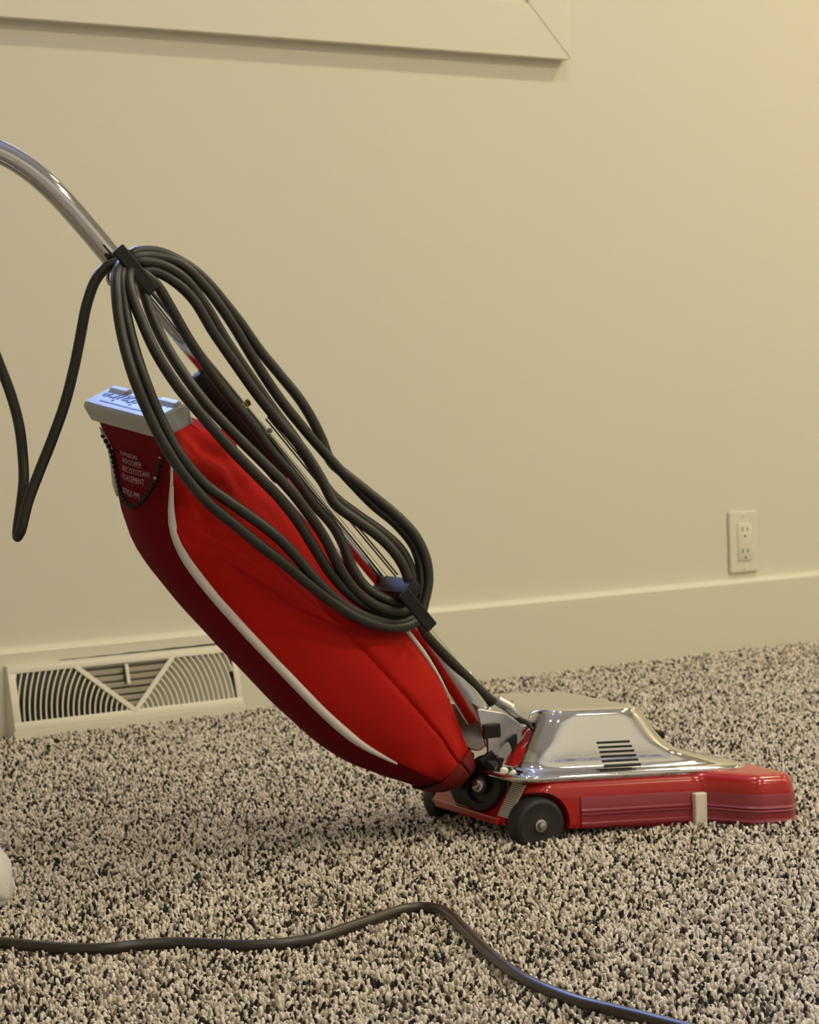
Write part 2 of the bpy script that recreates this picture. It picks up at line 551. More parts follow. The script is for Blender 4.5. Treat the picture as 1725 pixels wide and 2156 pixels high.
# sloping face frame: u along the wall, w up the slope; local -y is into the room
FB, FT = Vector((0, -0.026, 0.012)), Vector((0, -0.006, 0.103))
fdir = (FT - FB).normalized()
fn = Vector((0, -fdir.z, fdir.y)).normalized()          # outward normal
if fn.y > 0: fn = -fn
FHT = (FT - FB).length
def fp(u, w, d=0.0):
    return FB + Vector((u, 0, 0)) + fdir * w + fn * d
bm = bmesh.new()
half = VL / 2
def frame_bar(bm, poly, th=0.0022, d0=0.0):
    bm_prism(bm, [fp(u, w, d0) for u, w in poly], fn * th, 0.0006)
frame_bar(bm, [(-half, 0), (half, 0), (half, 0.013), (-half, 0.013)])
frame_bar(bm, [(-half, FHT - 0.010), (half, FHT - 0.010), (half, FHT), (-half, FHT)])
frame_bar(bm, [(-half, 0.0125), (-half + 0.012, 0.0125), (-half + 0.012, FHT - 0.0095), (-half, FHT - 0.0095)])
frame_bar(bm, [(half - 0.010, 0.0125), (half, 0.0125), (half, FHT - 0.0095), (half - 0.010, FHT - 0.0095)])
finish(bm, 'face_frame', M['vent'], vent)
# end caps and bottom lip
for sx in (-1, 1):
    x = sx * half
    prism('end_cap', [(x, 0.0, -0.004), (x, -0.0262, -0.004), (x, -0.0262, 0.011), (x, FT.y, FT.z), (x, 0.0, FT.z)], (-sx * 0.0016, 0, 0), M['vent'], vent)
box('bottom_lip', (0, -0.0265, 0.004), (VL + 0.004, 0.0035, 0.017), M['vent'], vent, 0.0008)
box('top_flange', (0, -0.004, FT.z + 0.001), (VL, 0.008, 0.003), M['vent'], vent, 0.0006)
box('duct_backing', (0, -0.0035, 0.055), (VL - 0.008, 0.004, 0.088), M['duct'], vent)  # thin backing sheet, its dark tone painted as shade inside the duct
# V shaped ribs that part the three grilles
AX, AW = 0.006, 0.011                                       # apex of the V
TL, TR = (-0.083, FHT - 0.008), (0.082, FHT - 0.008)
def rib(p, q, wd):
    d = Vector((q[0] - p[0], q[1] - p[1], 0)).normalized()
    s = Vector((-d.y, d.x, 0)) * wd / 2
    return prism('divider_rib', [fp(p[0] + s.x, p[1] + s.y, 0.0002), fp(q[0] + s.x, q[1] + s.y, 0.0002), fp(q[0] - s.x, q[1] - s.y, 0.0002), fp(p[0] - s.x, p[1] - s.y, 0.0002)], fn * 0.0026, M['vent'], vent, 0.0006)
rib((AX, AW), TL, 0.0075)
rib((AX, AW), TR, 0.0075)
# curved slats, each an arc about the apex, leaning outwards
WMAX, WMIN = FHT - 0.009, 0.0125
def arc_slat(r, side):
    ang_v = math.atan2(TL[1] - AW, abs(TL[0] - AX)) if side < 0 else math.atan2(TR[1] - AW, abs(TR[0] - AX))
    a_end = min(ang_v, math.asin(min(1, (WMAX - AW) / r)))
    umax = half - 0.009
    lo = math.acos(min(1.0, (half - 0.011 - side * AX) / r)) if r > half - 0.011 - side * AX else 0.0
    if lo >= a_end - 0.02: return
    n = max(3, int(r * a_end / 0.008))
    bm = bmesh.new()
    prev = None
    th = 0.0022
    for i in range(n + 1):
        a = lo + (a_end - lo) * i / n
        def pt(rr, d):
            return fp(AX + side * rr * math.cos(a), AW + rr * math.sin(a), d)
        lean = 0.0045
        ring = [bm.verts.new(pt(r - th / 2, 0.0012)), bm.verts.new(pt(r + th / 2, 0.0012)),
                bm.verts.new(pt(r + th / 2 - lean, -0.008)), bm.verts.new(pt(r - th / 2 - lean, -0.008))]
        if prev:
            for k in range(4):
                bm.faces.new((prev[k], prev[(k + 1) % 4], ring[(k + 1) % 4], ring[k]))
        else:
            bm.faces.new(ring)
        prev = ring
    bm.faces.new(prev)
    finish(bm, 'slat', M['vent'], vent)
for side in (-1, 1):
    r = 0.014
    while r < half + 0.02:
        arc_slat(r, side)
        r += 0.0088
# straight louvres inside the V
for k in range(7):
    w = 0.022 + k * 0.0102
    f = (w - AW) / (TL[1] - AW)
    u0, u1 = AX + (TL[0] - AX) * f + 0.002, AX + (TR[0] - AX) * f - 0.002
    bm = bmesh.new()
    bm_prism(bm, [fp(u0, w - 0.0036, -0.006), fp(u1, w - 0.0036, -0.006), fp(u1, w + 0.0030, 0.0008), fp(u0, w + 0.0030, 0.0008)], fn * 0.0014)
    finish(bm, 'louvre', M['vent'], vent)
lv = box('damper_lever', fp(0.0, 0.066, 0.003), (0.006, 0.004, 0.030), M['vent'], vent, 0.001, axes=((1, 0, 0), fn, fdir))
box('lever_slot', fp(-0.0035, 0.066, 0.0014), (0.003, 0.003, 0.026), M['dark'], lv, 0, axes=((1, 0, 0), fn, fdir))
# dark ragged strip painted as the shaded gap between register and baseboard
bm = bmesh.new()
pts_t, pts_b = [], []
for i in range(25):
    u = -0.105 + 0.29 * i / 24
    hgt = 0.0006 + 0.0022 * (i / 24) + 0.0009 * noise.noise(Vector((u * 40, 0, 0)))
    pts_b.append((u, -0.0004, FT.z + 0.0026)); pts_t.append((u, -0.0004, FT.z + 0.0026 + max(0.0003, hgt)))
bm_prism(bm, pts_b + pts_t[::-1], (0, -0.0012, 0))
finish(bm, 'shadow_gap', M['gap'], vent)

# ------------------------------------------------------------------ upright vacuum
TH = math.radians(26.0)
VAC_O = Vector((0.08010388, 2.59832467, 0.0))
vac = empty('upright_vacuum', Matrix.Translation(VAC_O) @ Matrix.Rotation(TH, 4, 'Z'),
            'red and chrome upright vacuum cleaner with hanging cloth bag standing on the carpet', 'vacuum')
S = 0.05                                                        # the head dips towards its nose
def hd(x, y, z):
    return Vector((x, y, z - S * x))
HA = Vector((-0.412, 0, 0.632))                                  # point on the handle axis
HD = Vector((0.63722, 0, -0.77068))                              # down the handle
HN = Vector((-0.77068, 0, -0.63722))                             # behind the handle
HY = Vector((0, 1, 0))
def hp(t, d=0.0, y=0.0):
    return HA + HD * t + HN * d + HY * y

def apply_bool(o, cutters):
    for c in cutters:
        bo = o.modifiers.new('cut', 'BOOLEAN')
        bo.operation = 'DIFFERENCE'
        bo.solver = 'EXACT'
        bo.object = c
    bpy.context.view_layer.update()
    dg = bpy.context.evaluated_depsgraph_get()
    me = bpy.data.meshes.new_from_object(o.evaluated_get(dg))
    o.modifiers.clear()
    old = o.data
    o.data = me
    me.name = o.name
    for c in cutters:
        bpy.data.objects.remove(c, do_unlink=True)
    bm = bmesh.new(); bm.from_mesh(me)
    for f in bm.faces: f.smooth = True
    for e in bm.edges:
        e.smooth = not (len(e.link_faces) == 2 and e.calc_face_angle(0) > math.radians(32))
    bm.to_mesh(me); bm.free()

# --- body shell
def plan(rear, inset):
    half_pts = [(rear + inset, 0.0), (rear + inset, 0.098 - inset), (rear + 0.016 + inset, 0.1125 - inset), (0.200, 0.1145 - inset),
                (0.234 + inset * 0.6, 0.158 - inset), (0.246, 0.165 - inset), (0.282, 0.165 - inset), (0.302 - inset, 0.146), (0.305 - inset, 0.0)]
    near = [(x, -y) for x, y in half_pts]
    far = [(x, y) for x, y in half_pts[::-1][1:-1]]
    return near + far
rads = [0, .008, .008, .012, .009, .006, .009, .014, 0, .014, .009, .006, .009, .012, .008, .008]
bm = bmesh.new()
rings = []
for (z, ins, rear) in ((0.009, 0.006, -0.029), (0.011, 0.002, -0.030), (0.015, 0.0, -0.030), (0.030, 0.0, -0.023), (0.048, 0.0, -0.014), (0.056, 0.0008, -0.010),
                       (0.061, 0.003, -0.008), (0.0645, 0.007, -0.006), (0.0665, 0.012, -0.004), (0.0675, 0.020, -0.002)):
    pl_ = round_poly(plan(rear, ins), rads, 5)
    rings.append([bm.verts.new(hd(x, y, z + (0.004 - 0.035 * x if z < 0.02 else 0.0))) for x, y in pl_])
for a, b in zip(rings, rings[1:]):
    for k in range(len(a)):
        bm.faces.new((a[k], a[(k + 1) % len(a)], b[(k + 1) % len(a)], b[k]))
bm.faces.new(rings[0]); bm.faces.new(rings[-1])
body = finish(bm, 'body_shell', M['red'], vac)
WR, WZ = 0.0302, 0.0185
cut = []
for sy in (-1, 1):
    c = lathe('cutter', [(0, 0), (0, 0.0350), (0.05, 0.0350), (0.05, 0)], (0, sy * 0.086, WZ), (0, sy, 0), M['red'], vac, 40)
    cut.append(c)
apply_bool(body, cut)
# rear lip and shadowed joint across the tail
box('tail_lip', hd(-0.0300, 0, 0.019), (0.006, 0.150, 0.009), M['red'], vac, 0.002)

# --- furniture guard along the sides and the nozzle
def guard_path(off):
    pl_ = round_poly(plan(-0.02, -off), rads, 5)
    # near side from behind the wheel round the front to the far side
    ks = [i for i, (x, y) in enumerate(pl_) if x > 0.055]
    return [pl_[i] for i in ks]
bm = bmesh.new()
profg = [(-0.001, 0.0135), (0.003, 0.0135), (0.0042, 0.0155), (0.0040, 0.0185), (0.0030, 0.0195), (0.0030, 0.0265), (0.0045, 0.0275), (0.0045, 0.0290),
         (0.0034, 0.0300), (0.0045, 0.0310), (0.0045, 0.0325), (0.0030, 0.0340), (0.0026, 0.0445), (0.0018, 0.0465), (-0.001, 0.0465)]
cols = []
start = [(0.0365, -0.1130), (0.0385, -0.1133)]
for off, z in profg:
    pth = [(0.0485, -0.1128 - off * 0.6), (0.053, -0.1130 - off)] + guard_path(off) + [(0.053, 0.1130 + off), (0.0485, 0.1128 + off * 0.6)]
    cols.append([bm.verts.new(hd(x, y, z)) for x, y in pth])
for a, b in zip(cols, cols[1:]):
    for k in range(len(a) - 1):
        f = bm.faces.new((a[k], a[k + 1], b[k + 1], b[k]))
bm.faces.new([c[0] for c in cols]); bm.faces.new([c[-1] for c in cols])
guard = finish(bm, 'furniture_guard', M['bumper'], vac, angle=30)
guard['label'] = 'ribbed red vinyl guard strip, tinted purple for bluish reflections'
for z in (0.0170, 0.0283, 0.0318):
    pth = [hd(x, y, z) for x, y in guard_path(0.0043)]
    tube('guard_ridge', pth, 0.0007, M['ridge'], guard, 6)

# --- white catch on the near side, its twin on the far side
for sy in (-1, 1):
    ct = box('guard_catch', hd(0.194, sy * 0.1205, 0.0265), (0.0150, 0.0085, 0.0375), M['white'], vac, 0.0015)
    ct['label'] = 'small white plastic catch on the guard strip'

# --- wheels
for sy in (-1, 1):
    prof = [(-0.004, 0.0), (-0.004, 0.022), (-0.003, 0.0278), (0.002, 0.0300), (0.010, WR), (0.016, 0.0299), (0.0205, 0.0280), (0.0222, 0.0245), (0.0215, 0.0205),
            (0.0200, 0.0120), (0.0205, 0.0100), (0.0205, 0.0)]
    w = lathe('wheel', prof, (0, sy * 0.0915, WZ), (0, sy, 0), M['rubber'], vac, 48)
    lathe('axle_nut', [(0, 0.0068), (0.0014, 0.0068), (0.0018, 0.0050), (0.0032, 0.0046), (0.0052, 0.0036), (0.0060, 0.0)], (0, sy * 0.1118, WZ), (0, sy, 0), M['steel'], w, 20)

# --- polished hood
def hood_ring(x0, x1, w, r0, r1, n=10, front_bow=0.0):
    pts = round_poly([(x0, -w), (x1, -w), (x1, w), (x0, w)], [r0, r1, r1, r0], n)
    outp = []
    for i in range(len(pts)):
        a, b = np.array(pts[i]), np.array(pts[(i + 1) % len(pts)])
        outp.append(a)
        if (i + 1) % (n + 1) == 0:
            for k in range(1, 12):
                outp.append(a + (b - a) * k / 12)
    return outp
HL = [(0.0625, -0.024, 0.270, 0.1065), (0.0640, -0.0275, 0.274, 0.1095), (0.0680, -0.0290, 0.2765, 0.1110), (0.0710, -0.0275, 0.2735, 0.1095), (0.0730, -0.0235, 0.2650, 0.1050), (0.0760, -0.0180, 0.2450, 0.1008),
      (0.0810, -0.0140, 0.2220, 0.0990), (0.0880, -0.0095, 0.1980, 0.0987), (0.0945, -0.0060, 0.1860, 0.0981), (0.1000, -0.0030, 0.1780, 0.0972), (0.1100, 0.0030, 0.1690, 0.0953), (0.1210, 0.0095, 0.1620, 0.0931),
      (0.1290, 0.0150, 0.1565, 0.0914), (0.1340, 0.0195, 0.1515, 0.0895), (0.1368, 0.0260, 0.1450, 0.0855), (0.1383, 0.0360, 0.1350, 0.0770), (0.1392, 0.0560, 0.1150, 0.0500), (0.1396, 0.0800, 0.0900, 0.0100)]
lv_ = catmull([(a * 3, b, c, d) for a, b, c, d in HL], 0.004)
bm = bmesh.new()
rings = []
for (z3, x0, x1, w) in lv_:
    z = z3 / 3
    k = max(0.0, min(1.0, (0.1396 - z) / 0.006))
    r0 = min(0.036 * k + 0.003, w * 0.8)
    r1 = min(0.034 * k + 0.003, w * 0.8)
    rings.append([bm.verts.new(hd(p[0], p[1], z)) for p in hood_ring(x0, x1, w, r0, r1)])
for a, b in zip(rings, rings[1:]):
    for k in range(len(a)):
        bm.faces.new((a[k], a[(k + 1) % len(a)], b[(k + 1) % len(a)], b[k]))
bm.faces.new(rings[-1])
bm.faces.new(rings[0])
hood = finish(bm, 'hood', M['hood'], vac, angle=70)
hood['label'] = 'polished silver hood with six dark vent slots'
zs = [a[0] for a in HL[:12]]; ws = [a[3] for a in HL[:12]]
for sy in (-1, 1):
    for k in range(6):
        z = 0.1018 - k * 0.0050
        xa, xb = 0.0800 + k * 0.0012, 0.1215 + k * 0.0022
        w = float(np.interp(z, zs, ws))
        dz = Vector((0, -sy * (np.interp(z + 0.002, zs, ws) - np.interp(z - 0.002, zs, ws)) * -1, 0.004)).normalized()
        nz_ = Vector((0, sy * dz.z, -sy * dz.y)).normalized()
        c = (hd(xa, sy * w, z) + hd(xb, sy * w, z)) / 2
        xd = (hd(xb, 0, 0) - hd(xa, 0, 0)).normalized()
        box('vent_slot', c, ((xb - xa), 0.0016, 0.0026), M['dark'], hood, 0.0005, axes=(xd, nz_, dz))

# --- pedal at the far side
prism('foot_pedal', [hd(0.262, 0.168, 0.060), hd(0.305, 0.168, 0.060), hd(0.318, 0.168, 0.070), hd(0.316, 0.168, 0.078), hd(0.285, 0.168, 0.083), hd(0.262, 0.168, 0.080)],
      (0, -0.026, 0), M['black'], vac, 0.003)

# --- rear sticker with printed bars
lab = prism('barcode_label', [hd(-0.0083, -0.0700, 0.0600), hd(-0.0083, -0.0975, 0.0600), hd(-0.0262, -0.0910, 0.0240), hd(-0.0262, -0.0660, 0.0240)],
            (-0.0012, 0, 0.0006), M['label'], vac)
lab['label'] = 'white sticker printed with fine dark bars'

# --- fan housing behind the hood
fanc = Vector((-0.012, -0.030, 0.052))
fan = lathe('fan_housing', [(0, 0.0), (0.0, 0.033), (0.006, 0.034), (0.012, 0.033), (0.013, 0.030), (0.017, 0.029), (0.022, 0.027), (0.023, 0.020), (0.018, 0.018), (0.018, 0.011), (0.024, 0.010), (0.025, 0.0)],
            fanc, (-0.92, -0.36, 0.16), M['fan'], vac, 40)
lathe('shaft_bolt', [(0, 0.008), (0.003, 0.008), (0.004, 0.0055), (0.007, 0.0045), (0.008, 0.0)], fanc + Vector((-0.92, -0.36, 0.16)) * 0.024, (-0.92, -0.36, 0.16), M['steel'], fan, 16)
lathe('exhaust_collar', [(0, 0.0), (0.0, 0.032), (0.010, 0.032), (0.016, 0.029), (0.030, 0.028), (0.031, 0.0)], (0.0, 0.016, 0.052), (-0.95, 0.0, -0.1), M['black'], vac, 36)

# --- handle: bent upper tube, straight lower tube, socket and yoke
HANDLE = [(-0.66, 0, 0.748), (-0.5945, 0, 0.7459), (-0.5568, 0, 0.7397), (-0.5378, 0, 0.7344), (-0.5188, 0, 0.7262), (-0.4997, 0, 0.7145), (-0.4807, 0, 0.6990), (-0.4617, 0, 0.6800), (-0.4400, 0, 0.6555), (-0.4260, 0, 0.6390), (-0.4000, 0, 0.6075)]
tube('handle_tube', catmull(HANDLE, 0.006), 0.0115, M['chrome'], vac, 28)
tube('handle_grip', [(-0.652, 0, 0.7482), (-0.656, 0, 0.7484), (-0.70, 0, 0.7475), (-0.775, 0, 0.7370), (-0.780, 0, 0.7360)], [0.012, 0.0145, 0.0150, 0.0145, 0.011], M['black'], vac, 20)
tube('lower_tube', [hp(t, 0.003) for t in (0.00, 0.10, 0.20, 0.30, 0.40, 0.50)], 0.0087, M['chrome'], vac, 24)
tube('tube_collar', [hp(0.012, 0.003), hp(0.030, 0.003)], 0.0125, M['steel'], vac, 24)
sl = tube('handle_sleeve', [hp(t, 0.0135) for t in (0.150, 0.153, 0.20, 0.25, 0.292, 0.296)], [0.009, 0.0125, 0.0128, 0.0128, 0.0122, 0.009], M['black'], vac, 20)
lathe('sleeve_screw', [(0, 0.0040), (0.0016, 0.0040), (0.0022, 0.0)], hp(0.207, -0.004, -0.0078), (0.3, -0.9, 0.3), M['brass'], sl, 12)
lathe('sleeve_screw', [(0, 0.0030), (0.0014, 0.0030), (0.002, 0.0)], hp(0.245, -0.004, -0.0078), (0.3, -0.9, 0.3), M['steel'], sl, 12)
for dd in (-0.0145, -0.0115):
    tube('lift_wire', [hp(0.235, dd), hp(0.34, dd), hp(0.462, dd - 0.001)], 0.0009, M['black'], vac, 8)
tube('handle_socket', [hp(t, d) for t, d in ((0.475, 0.004), (0.50, 0.005), (0.56, 0.007), (0.61, 0.010), (0.645, 0.014))], [0.0098, 0.0110, 0.0135, 0.0158, 0.0172], M['socket'], vac, 28)
for t, d in ((0.60, -0.004), (0.635, -0.003)):
    lathe('socket_rivet', [(0, 0.0042), (0.002, 0.0036), (0.003, 0.0)], hp(t, d, -0.010), (0.4, -0.8, 0.4), M['steel'], vac, 12)
# yoke cheeks that straddle the motor
YK = [(-0.0322, 0.1385), (0.0026, 0.1303), (0.0239, 0.1154), (0.0246, 0.0814), (0.0123, 0.0669), (-0.0079, 0.0792), (-0.0219, 0.0961)]
for y0 in (-0.034, 0.030):
    yk = prism('yoke_cheek', [(x, y0, z) for x, z in round_poly(YK, 0.006, 4)], (0, 0.004, 0), M['steel'], vac, 0.0012)
box('yoke_bridge', (-0.008, 0, 0.124), (0.030, 0.062, 0.012), M['steel'], vac, 0.003, axes=((0.64, 0, -0.77), (0, 1, 0), (0.77, 0, 0.64)))
box('bail_clip', (-0.0165, -0.0375, 0.1125), (0.021, 0.006, 0.0155), M['black'], vac, 0.0018)
box('bail_post', (-0.0145, -0.0370, 0.0965), (0.0150, 0.005, 0.022), M['steel'], vac, 0.001)
box('bail_foot', (-0.0225, -0.0375, 0.0835), (0.018, 0.006, 0.010), M['black'], vac, 0.0015, axes=((0.8, 0, 0.6), (0, 1, 0), (-0.6, 0, 0.8)))
tube('bail_spring', [(0.0225, -0.0365, 0.1130), (0.0100, -0.0365, 0.1010), (-0.0020, -0.0365, 0.0880)], 0.0013, M['black'], vac, 8)
lathe('yoke_pivot', [(0, 0.0070), (0.004, 0.0066), (0.006, 0.0045), (0.006, 0)], (0.008, -0.0345, 0.0800), (0, -1, 0), M['black'], vac, 20)
# cord relief into the hood
rel = tube('cord_relief', [(0.0060, -0.010, 0.1420), (0.0180, -0.012, 0.1338), (0.0330, -0.014, 0.1240), (0.0400, -0.016, 0.1190)], [0.0062, 0.0068, 0.0072, 0.0072], M['steel'], vac, 20)
lathe('grommet', [(0, 0.0), (0.0, 0.0075), (0.003, 0.0095), (0.010, 0.0098), (0.016, 0.0090), (0.016, 0.0)], (0.0370, -0.0155, 0.1212), (0.72, -0.12, -0.66), M['black'], rel, 24)
tube('relief_tab', [(0.030, 0.004, 0.134), (0.045, 0.004, 0.124)], 0.004, M['black'], rel, 10)

# --- cord hooks
def hook(name, t0, t1, y, dshift, stem_t):
    a, b = hp(t0, dshift, y), hp(t1, dshift, y)
    ax = (b - a).normalized()
    o = box(name, (a + b) / 2, ((b - a).length, 0.0045, 0.0145), M['black'], vac, 0.002, 3, axes=(ax, (0, 1, 0), ax.cross(Vector((0, 1, 0)))))
    return o
h1 = hook('cord_hook', -0.010, 0.047, -0.0480, 0.0105, 0)
tube('hook_stem', [hp(0.010, 0.003, -0.004), hp(0.004, 0.006, -0.046)], 0.0065, M['black'], h1, 12)
h2 = hook('cord_hook', 0.450, 0.502, -0.0800, 0.0175, 0)
bm = bmesh.new()
bm_box(bm, hp(0.458, 0.008, -0.040), (0.016, 0.078, 0.022), 0.0025, 2, axes=(HD, HY, HN))
finish(bm, 'hook_stem', M['black'], h2)
# small chrome hook under the upper hook
tube('bag_hook', catmull([hp(0.006, 0.010), hp(0.012, 0.022), hp(0.020, 0.026), hp(0.026, 0.020), hp(0.024, 0.012)], 0.003), 0.0022, M['chrome'], vac, 10)

# --- cloth bag
ST = [(0.138, 0.106, 0.080, 0.074), (0.150, 0.110, 0.074, 0.074), (0.173, 0.117, 0.066, 0.072), (0.200, 0.138, 0.058, 0.069), (0.221, 0.153, 0.053, 0.067), (0.255, 0.165, 0.047, 0.0655), (0.305, 0.169, 0.041, 0.065),
      (0.365, 0.168, 0.037, 0.065), (0.425, 0.165, 0.034, 0.065), (0.486, 0.161, 0.032, 0.065), (0.543, 0.153, 0.034, 0.064), (0.585, 0.140, 0.040, 0.062), (0.620, 0.126, 0.049, 0.058), (0.645, 0.115, 0.056, 0.053), (0.668, 0.104, 0.061, 0.047), (0.680, 0.095, 0.064, 0.038)]
ST = catmull(ST, 0.012)
def bag_dims(t):
    tt = [s[0] for s in ST]
    return [float(np.interp(t, tt, [s[i] for s in ST])) for i in (1, 2, 3)]
NR, NS, NF = 10, 40, 8
def bag_ring(t, d1, d0, w):
    k = max(0.0, min(1.0, (t - 0.15) / 0.08))
    kb = max(0.0, min(1.0, (0.68 - t) / 0.10))
    br = 0.002 + 0.013 * k * kb
    bs = 0.003 + 0.017 * k * (0.35 + 0.65 * kb)
    pts = []
    for i in range(NR + 1):                        # rear panel, far to near
        y = w * (1 - 2 * i / NR)
        pts.append(('r', d1 + br * (1 - (y / w) ** 2), y, 0))
    for sgn in (-1, 1):
        side = []
        for i in range(1, NS):
            s = i / NS
            b = math.sin(math.pi * s) ** 0.75 * bs - 0.30 * w * s
            crease = -0.0042 * math.exp(-((s - 0.575) / 0.024) ** 2) * max(0.0, min(1.0, (t - 0.33) / 0.12))
            side.append(('s', d1 + (d0 - d1) * s, w + b + crease, s))
        if sgn < 0:
            pts += [(a, d, -y, s) for a, d, y, s in side]
            for i in range(NF + 1):
                y = 0.70 * w * (-1 + 2 * i / NF)
                pts.append(('f', d0 - 0.004 * (1 - (y / (0.7 * w)) ** 2), y, 0))
        else:
            pts += [(a, d, y, s) for a, d, y, s in side[::-1]]
    return pts
def bagp(t, d, y):
    """a point of the bag: its clip end hangs lower on the near side, its foot ends higher there"""
    ft = max(0.0, min(1.0, (0.30 - t) / 0.15))
    fb = max(0.0, min(1.0, (t - 0.50) / 0.18))
    return hp(t - 0.16 * y * ft + 0.28 * y * fb, d, y)
def wrinkle(t, d, y, kind):
    if kind == 'r':
        a = 0.0012
    else:
        a = 0.0050
    top = math.exp(-((t - 0.20) / 0.07) ** 2)
    bot = math.exp(-((t - 0.655) / 0.05) ** 2)
    f = a * (0.35 + 3.2 * top + 1.5 * bot)
    v = noise.noise(Vector((t * 16 + d * 14, d * 22 - t * 9, y * 12))) + 0.5 * noise.noise(Vector((t * 42, d * 60, y * 25)))
    return f * v
bm = bmesh.new()
bmr = bmesh.new()
rings, rrings = [], []
for (t, d1, d0, w) in ST:
    ring = bag_ring(t, d1, d0, w)
    row, rrow = [], []
    cd = (d1 + d0) / 2
    for i, (kd, d, y, s) in enumerate(ring):
        edge = (kd == 'r' and i in (0, NR)) or (kd == 'f' and abs(abs(y) - 0.7 * w) < 1e-6)
        o = 0 if edge else wrinkle(t, d, y, kd)
        nd, ny = (d - cd), y * 1.0
        ln = math.hypot(nd, ny) or 1
        P = bagp(t, d + o * nd / ln, y + o * ny / ln)
        if kd == 'r':
            rrow.append(bmr.verts.new(P))
            if i in (0, NR): row.append(bm.verts.new(P))
        else:
            row.append(bm.verts.new(P))
    # row order: far-rear edge, near-rear edge, near side..., front..., far side
    rings.append(row); rrings.append(rrow)
for a, b in zip(rings, rings[1:]):
    n = len(a)
    for k in range(1, n):
        bm.faces.new((a[k], a[(k + 1) % n], b[(k + 1) % n], b[k]))
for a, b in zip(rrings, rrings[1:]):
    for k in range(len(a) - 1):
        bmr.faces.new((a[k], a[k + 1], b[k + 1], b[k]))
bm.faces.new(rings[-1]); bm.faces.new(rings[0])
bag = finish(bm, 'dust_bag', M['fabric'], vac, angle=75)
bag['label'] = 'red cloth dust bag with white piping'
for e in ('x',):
    rear = finish(bmr, 'rear_panel', M['shaded_cloth'], bag, angle=75)
    rear['label'] = 'rear panel of the bag, shade painted into its cloth colour'
def edge_path(which, sgn, t0, t1, off=0.0012):
    outp = []
    for (t, d1, d0, w) in ST:
        if t0 <= t <= t1:
            d = d1 + off if which == 'r' else d0 - off
            outp.append(bagp(t, d, sgn * ((w if which == 'r' else 0.7 * w) + off)))
    return outp
def piping(which, sgn, t0, t1, r):
    p = edge_path(which, sgn, t0, t1)
    n = len(p)
    rr = [r * min(1.0, 0.25 + 5 * min(i, n - 1 - i) / n) for i in range(n)]
    tube('piping', p, rr, M['piping'], bag, 10)
piping('r', -1, 0.165, 0.600, 0.0048)
piping('r', 1, 0.150, 0.212, 0.0036)
piping('f', -1, 0.20, 0.600, 0.0026)
piping('f', 1, 0.20, 0.600, 0.0026)
# maroon cuff at the foot of the bag
bm = bmesh.new()
rings = []
for (t, d1, d0, w) in ST:
    if t < 0.646: continue
    rr_ = bag_ring(t, d1, d0, w)
    cd = (d1 + d0) / 2
    g_ = 0.0018 if t > 0.652 else 0.0006
    rings.append([bm.verts.new(bagp(t, cd + (d - cd) * (1 + g_ / 0.02), y * (1 + g_ / 0.05))) for (kd, d, y, q) in rr_])
for a, b in zip(rings, rings[1:]):
    n = len(a)
    for k in range(n):
        bm.faces.new((a[k], a[(k + 1) % n], b[(k + 1) % n], b[k]))
bm.faces.new(rings[-1])
cuff = finish(bm, 'bag_cuff', M['maroon'], bag, angle=60)

# grey bag clip with a printed word on its top
CT0, CD0 = 0.1330, 0.0900
CY = Vector((0.64 * -0.16, 1, 0.77 * 0.16)).normalized()             # the clip hangs lower at its near end
cz = Vector((-0.42, 0, 0.91))
cz = (cz - CY * cz.dot(CY)).normalized()                            # its top face looks up and back
cx = CY.cross(cz).normalized()
cc = hp(CT0, CD0)
prof = [(-0.0190, -0.0140), (0.0190, -0.0140), (0.0215, 0.0030), (0.0165, 0.0090), (-0.0175, 0.0090), (-0.0215, 0.0045)]
clip = prism('bag_clip', [cc + cx * a + cz * b + CY * -0.086 for a, b in prof], CY * 0.168, M['grey'], bag, 0.0020)
clip['label'] = 'light grey plastic slide closing the top of the bag'
for yy in (-0.064, 0.050):
    prism('clip_ear', [cc + cx * a + cz * b + CY * (yy - 0.020) for a, b in ((0.004, 0.008), (0.0165, 0.008), (0.0165, 0.0125), (0.010, 0.0125))], CY * 0.040, M['grey'], clip, 0.002)
def txt_matrix(o, tx, ty):
    tz = tx.cross(ty)
    m_ = Matrix.Identity(4)
    for i in range(3):
        m_[i][0], m_[i][1], m_[i][2], m_[i][3] = tx[i], ty[i], tz[i], o[i]
    return m_
text_mesh('printed_word', 'Sanitaire', 0.024, M['ink'], clip, txt_matrix(cc + cz * 0.0092 + cx * 0.001 + CY * -0.074, CY, -cx), 0.0003, 0.35, 0.144)
box('printed_line', cc + cz * 0.0091 - cx * 0.0110 + CY * 0.004, (0.0020, 0.104, 0.0006), M['ink'], clip, 0, axes=(cx, CY, cz))

# printed lines on the rear panel
def rear_frame(t, y):
    d1, d0, w = bag_dims(t)
    k = max(0.0, min(1.0, (t - 0.15) / 0.08))
    br = 0.002 + 0.013 * k
    return d1 + br * (1 - (y / w) ** 2)
for (t, body_t, wid) in ((0.1690, 'DANESAI', 0.042), (0.1752, 'ADOOPER', 0.050), (0.1814, 'BECOTSTEAN', 0.066), (0.1876, 'PLACEMENT', 0.056), (0.1980, 'STYLE PM', 0.046)):
    tl = text_mesh('print_line', body_t, 0.0060, M['print'], rear, Matrix.Identity(4), 0.0, 0.0, wid)
    for v in tl.data.vertices:
        y, tt = 0.036 - v.co.x, t - v.co.y
        v.co = bagp(tt, rear_frame(tt, y) + 0.0026, y)

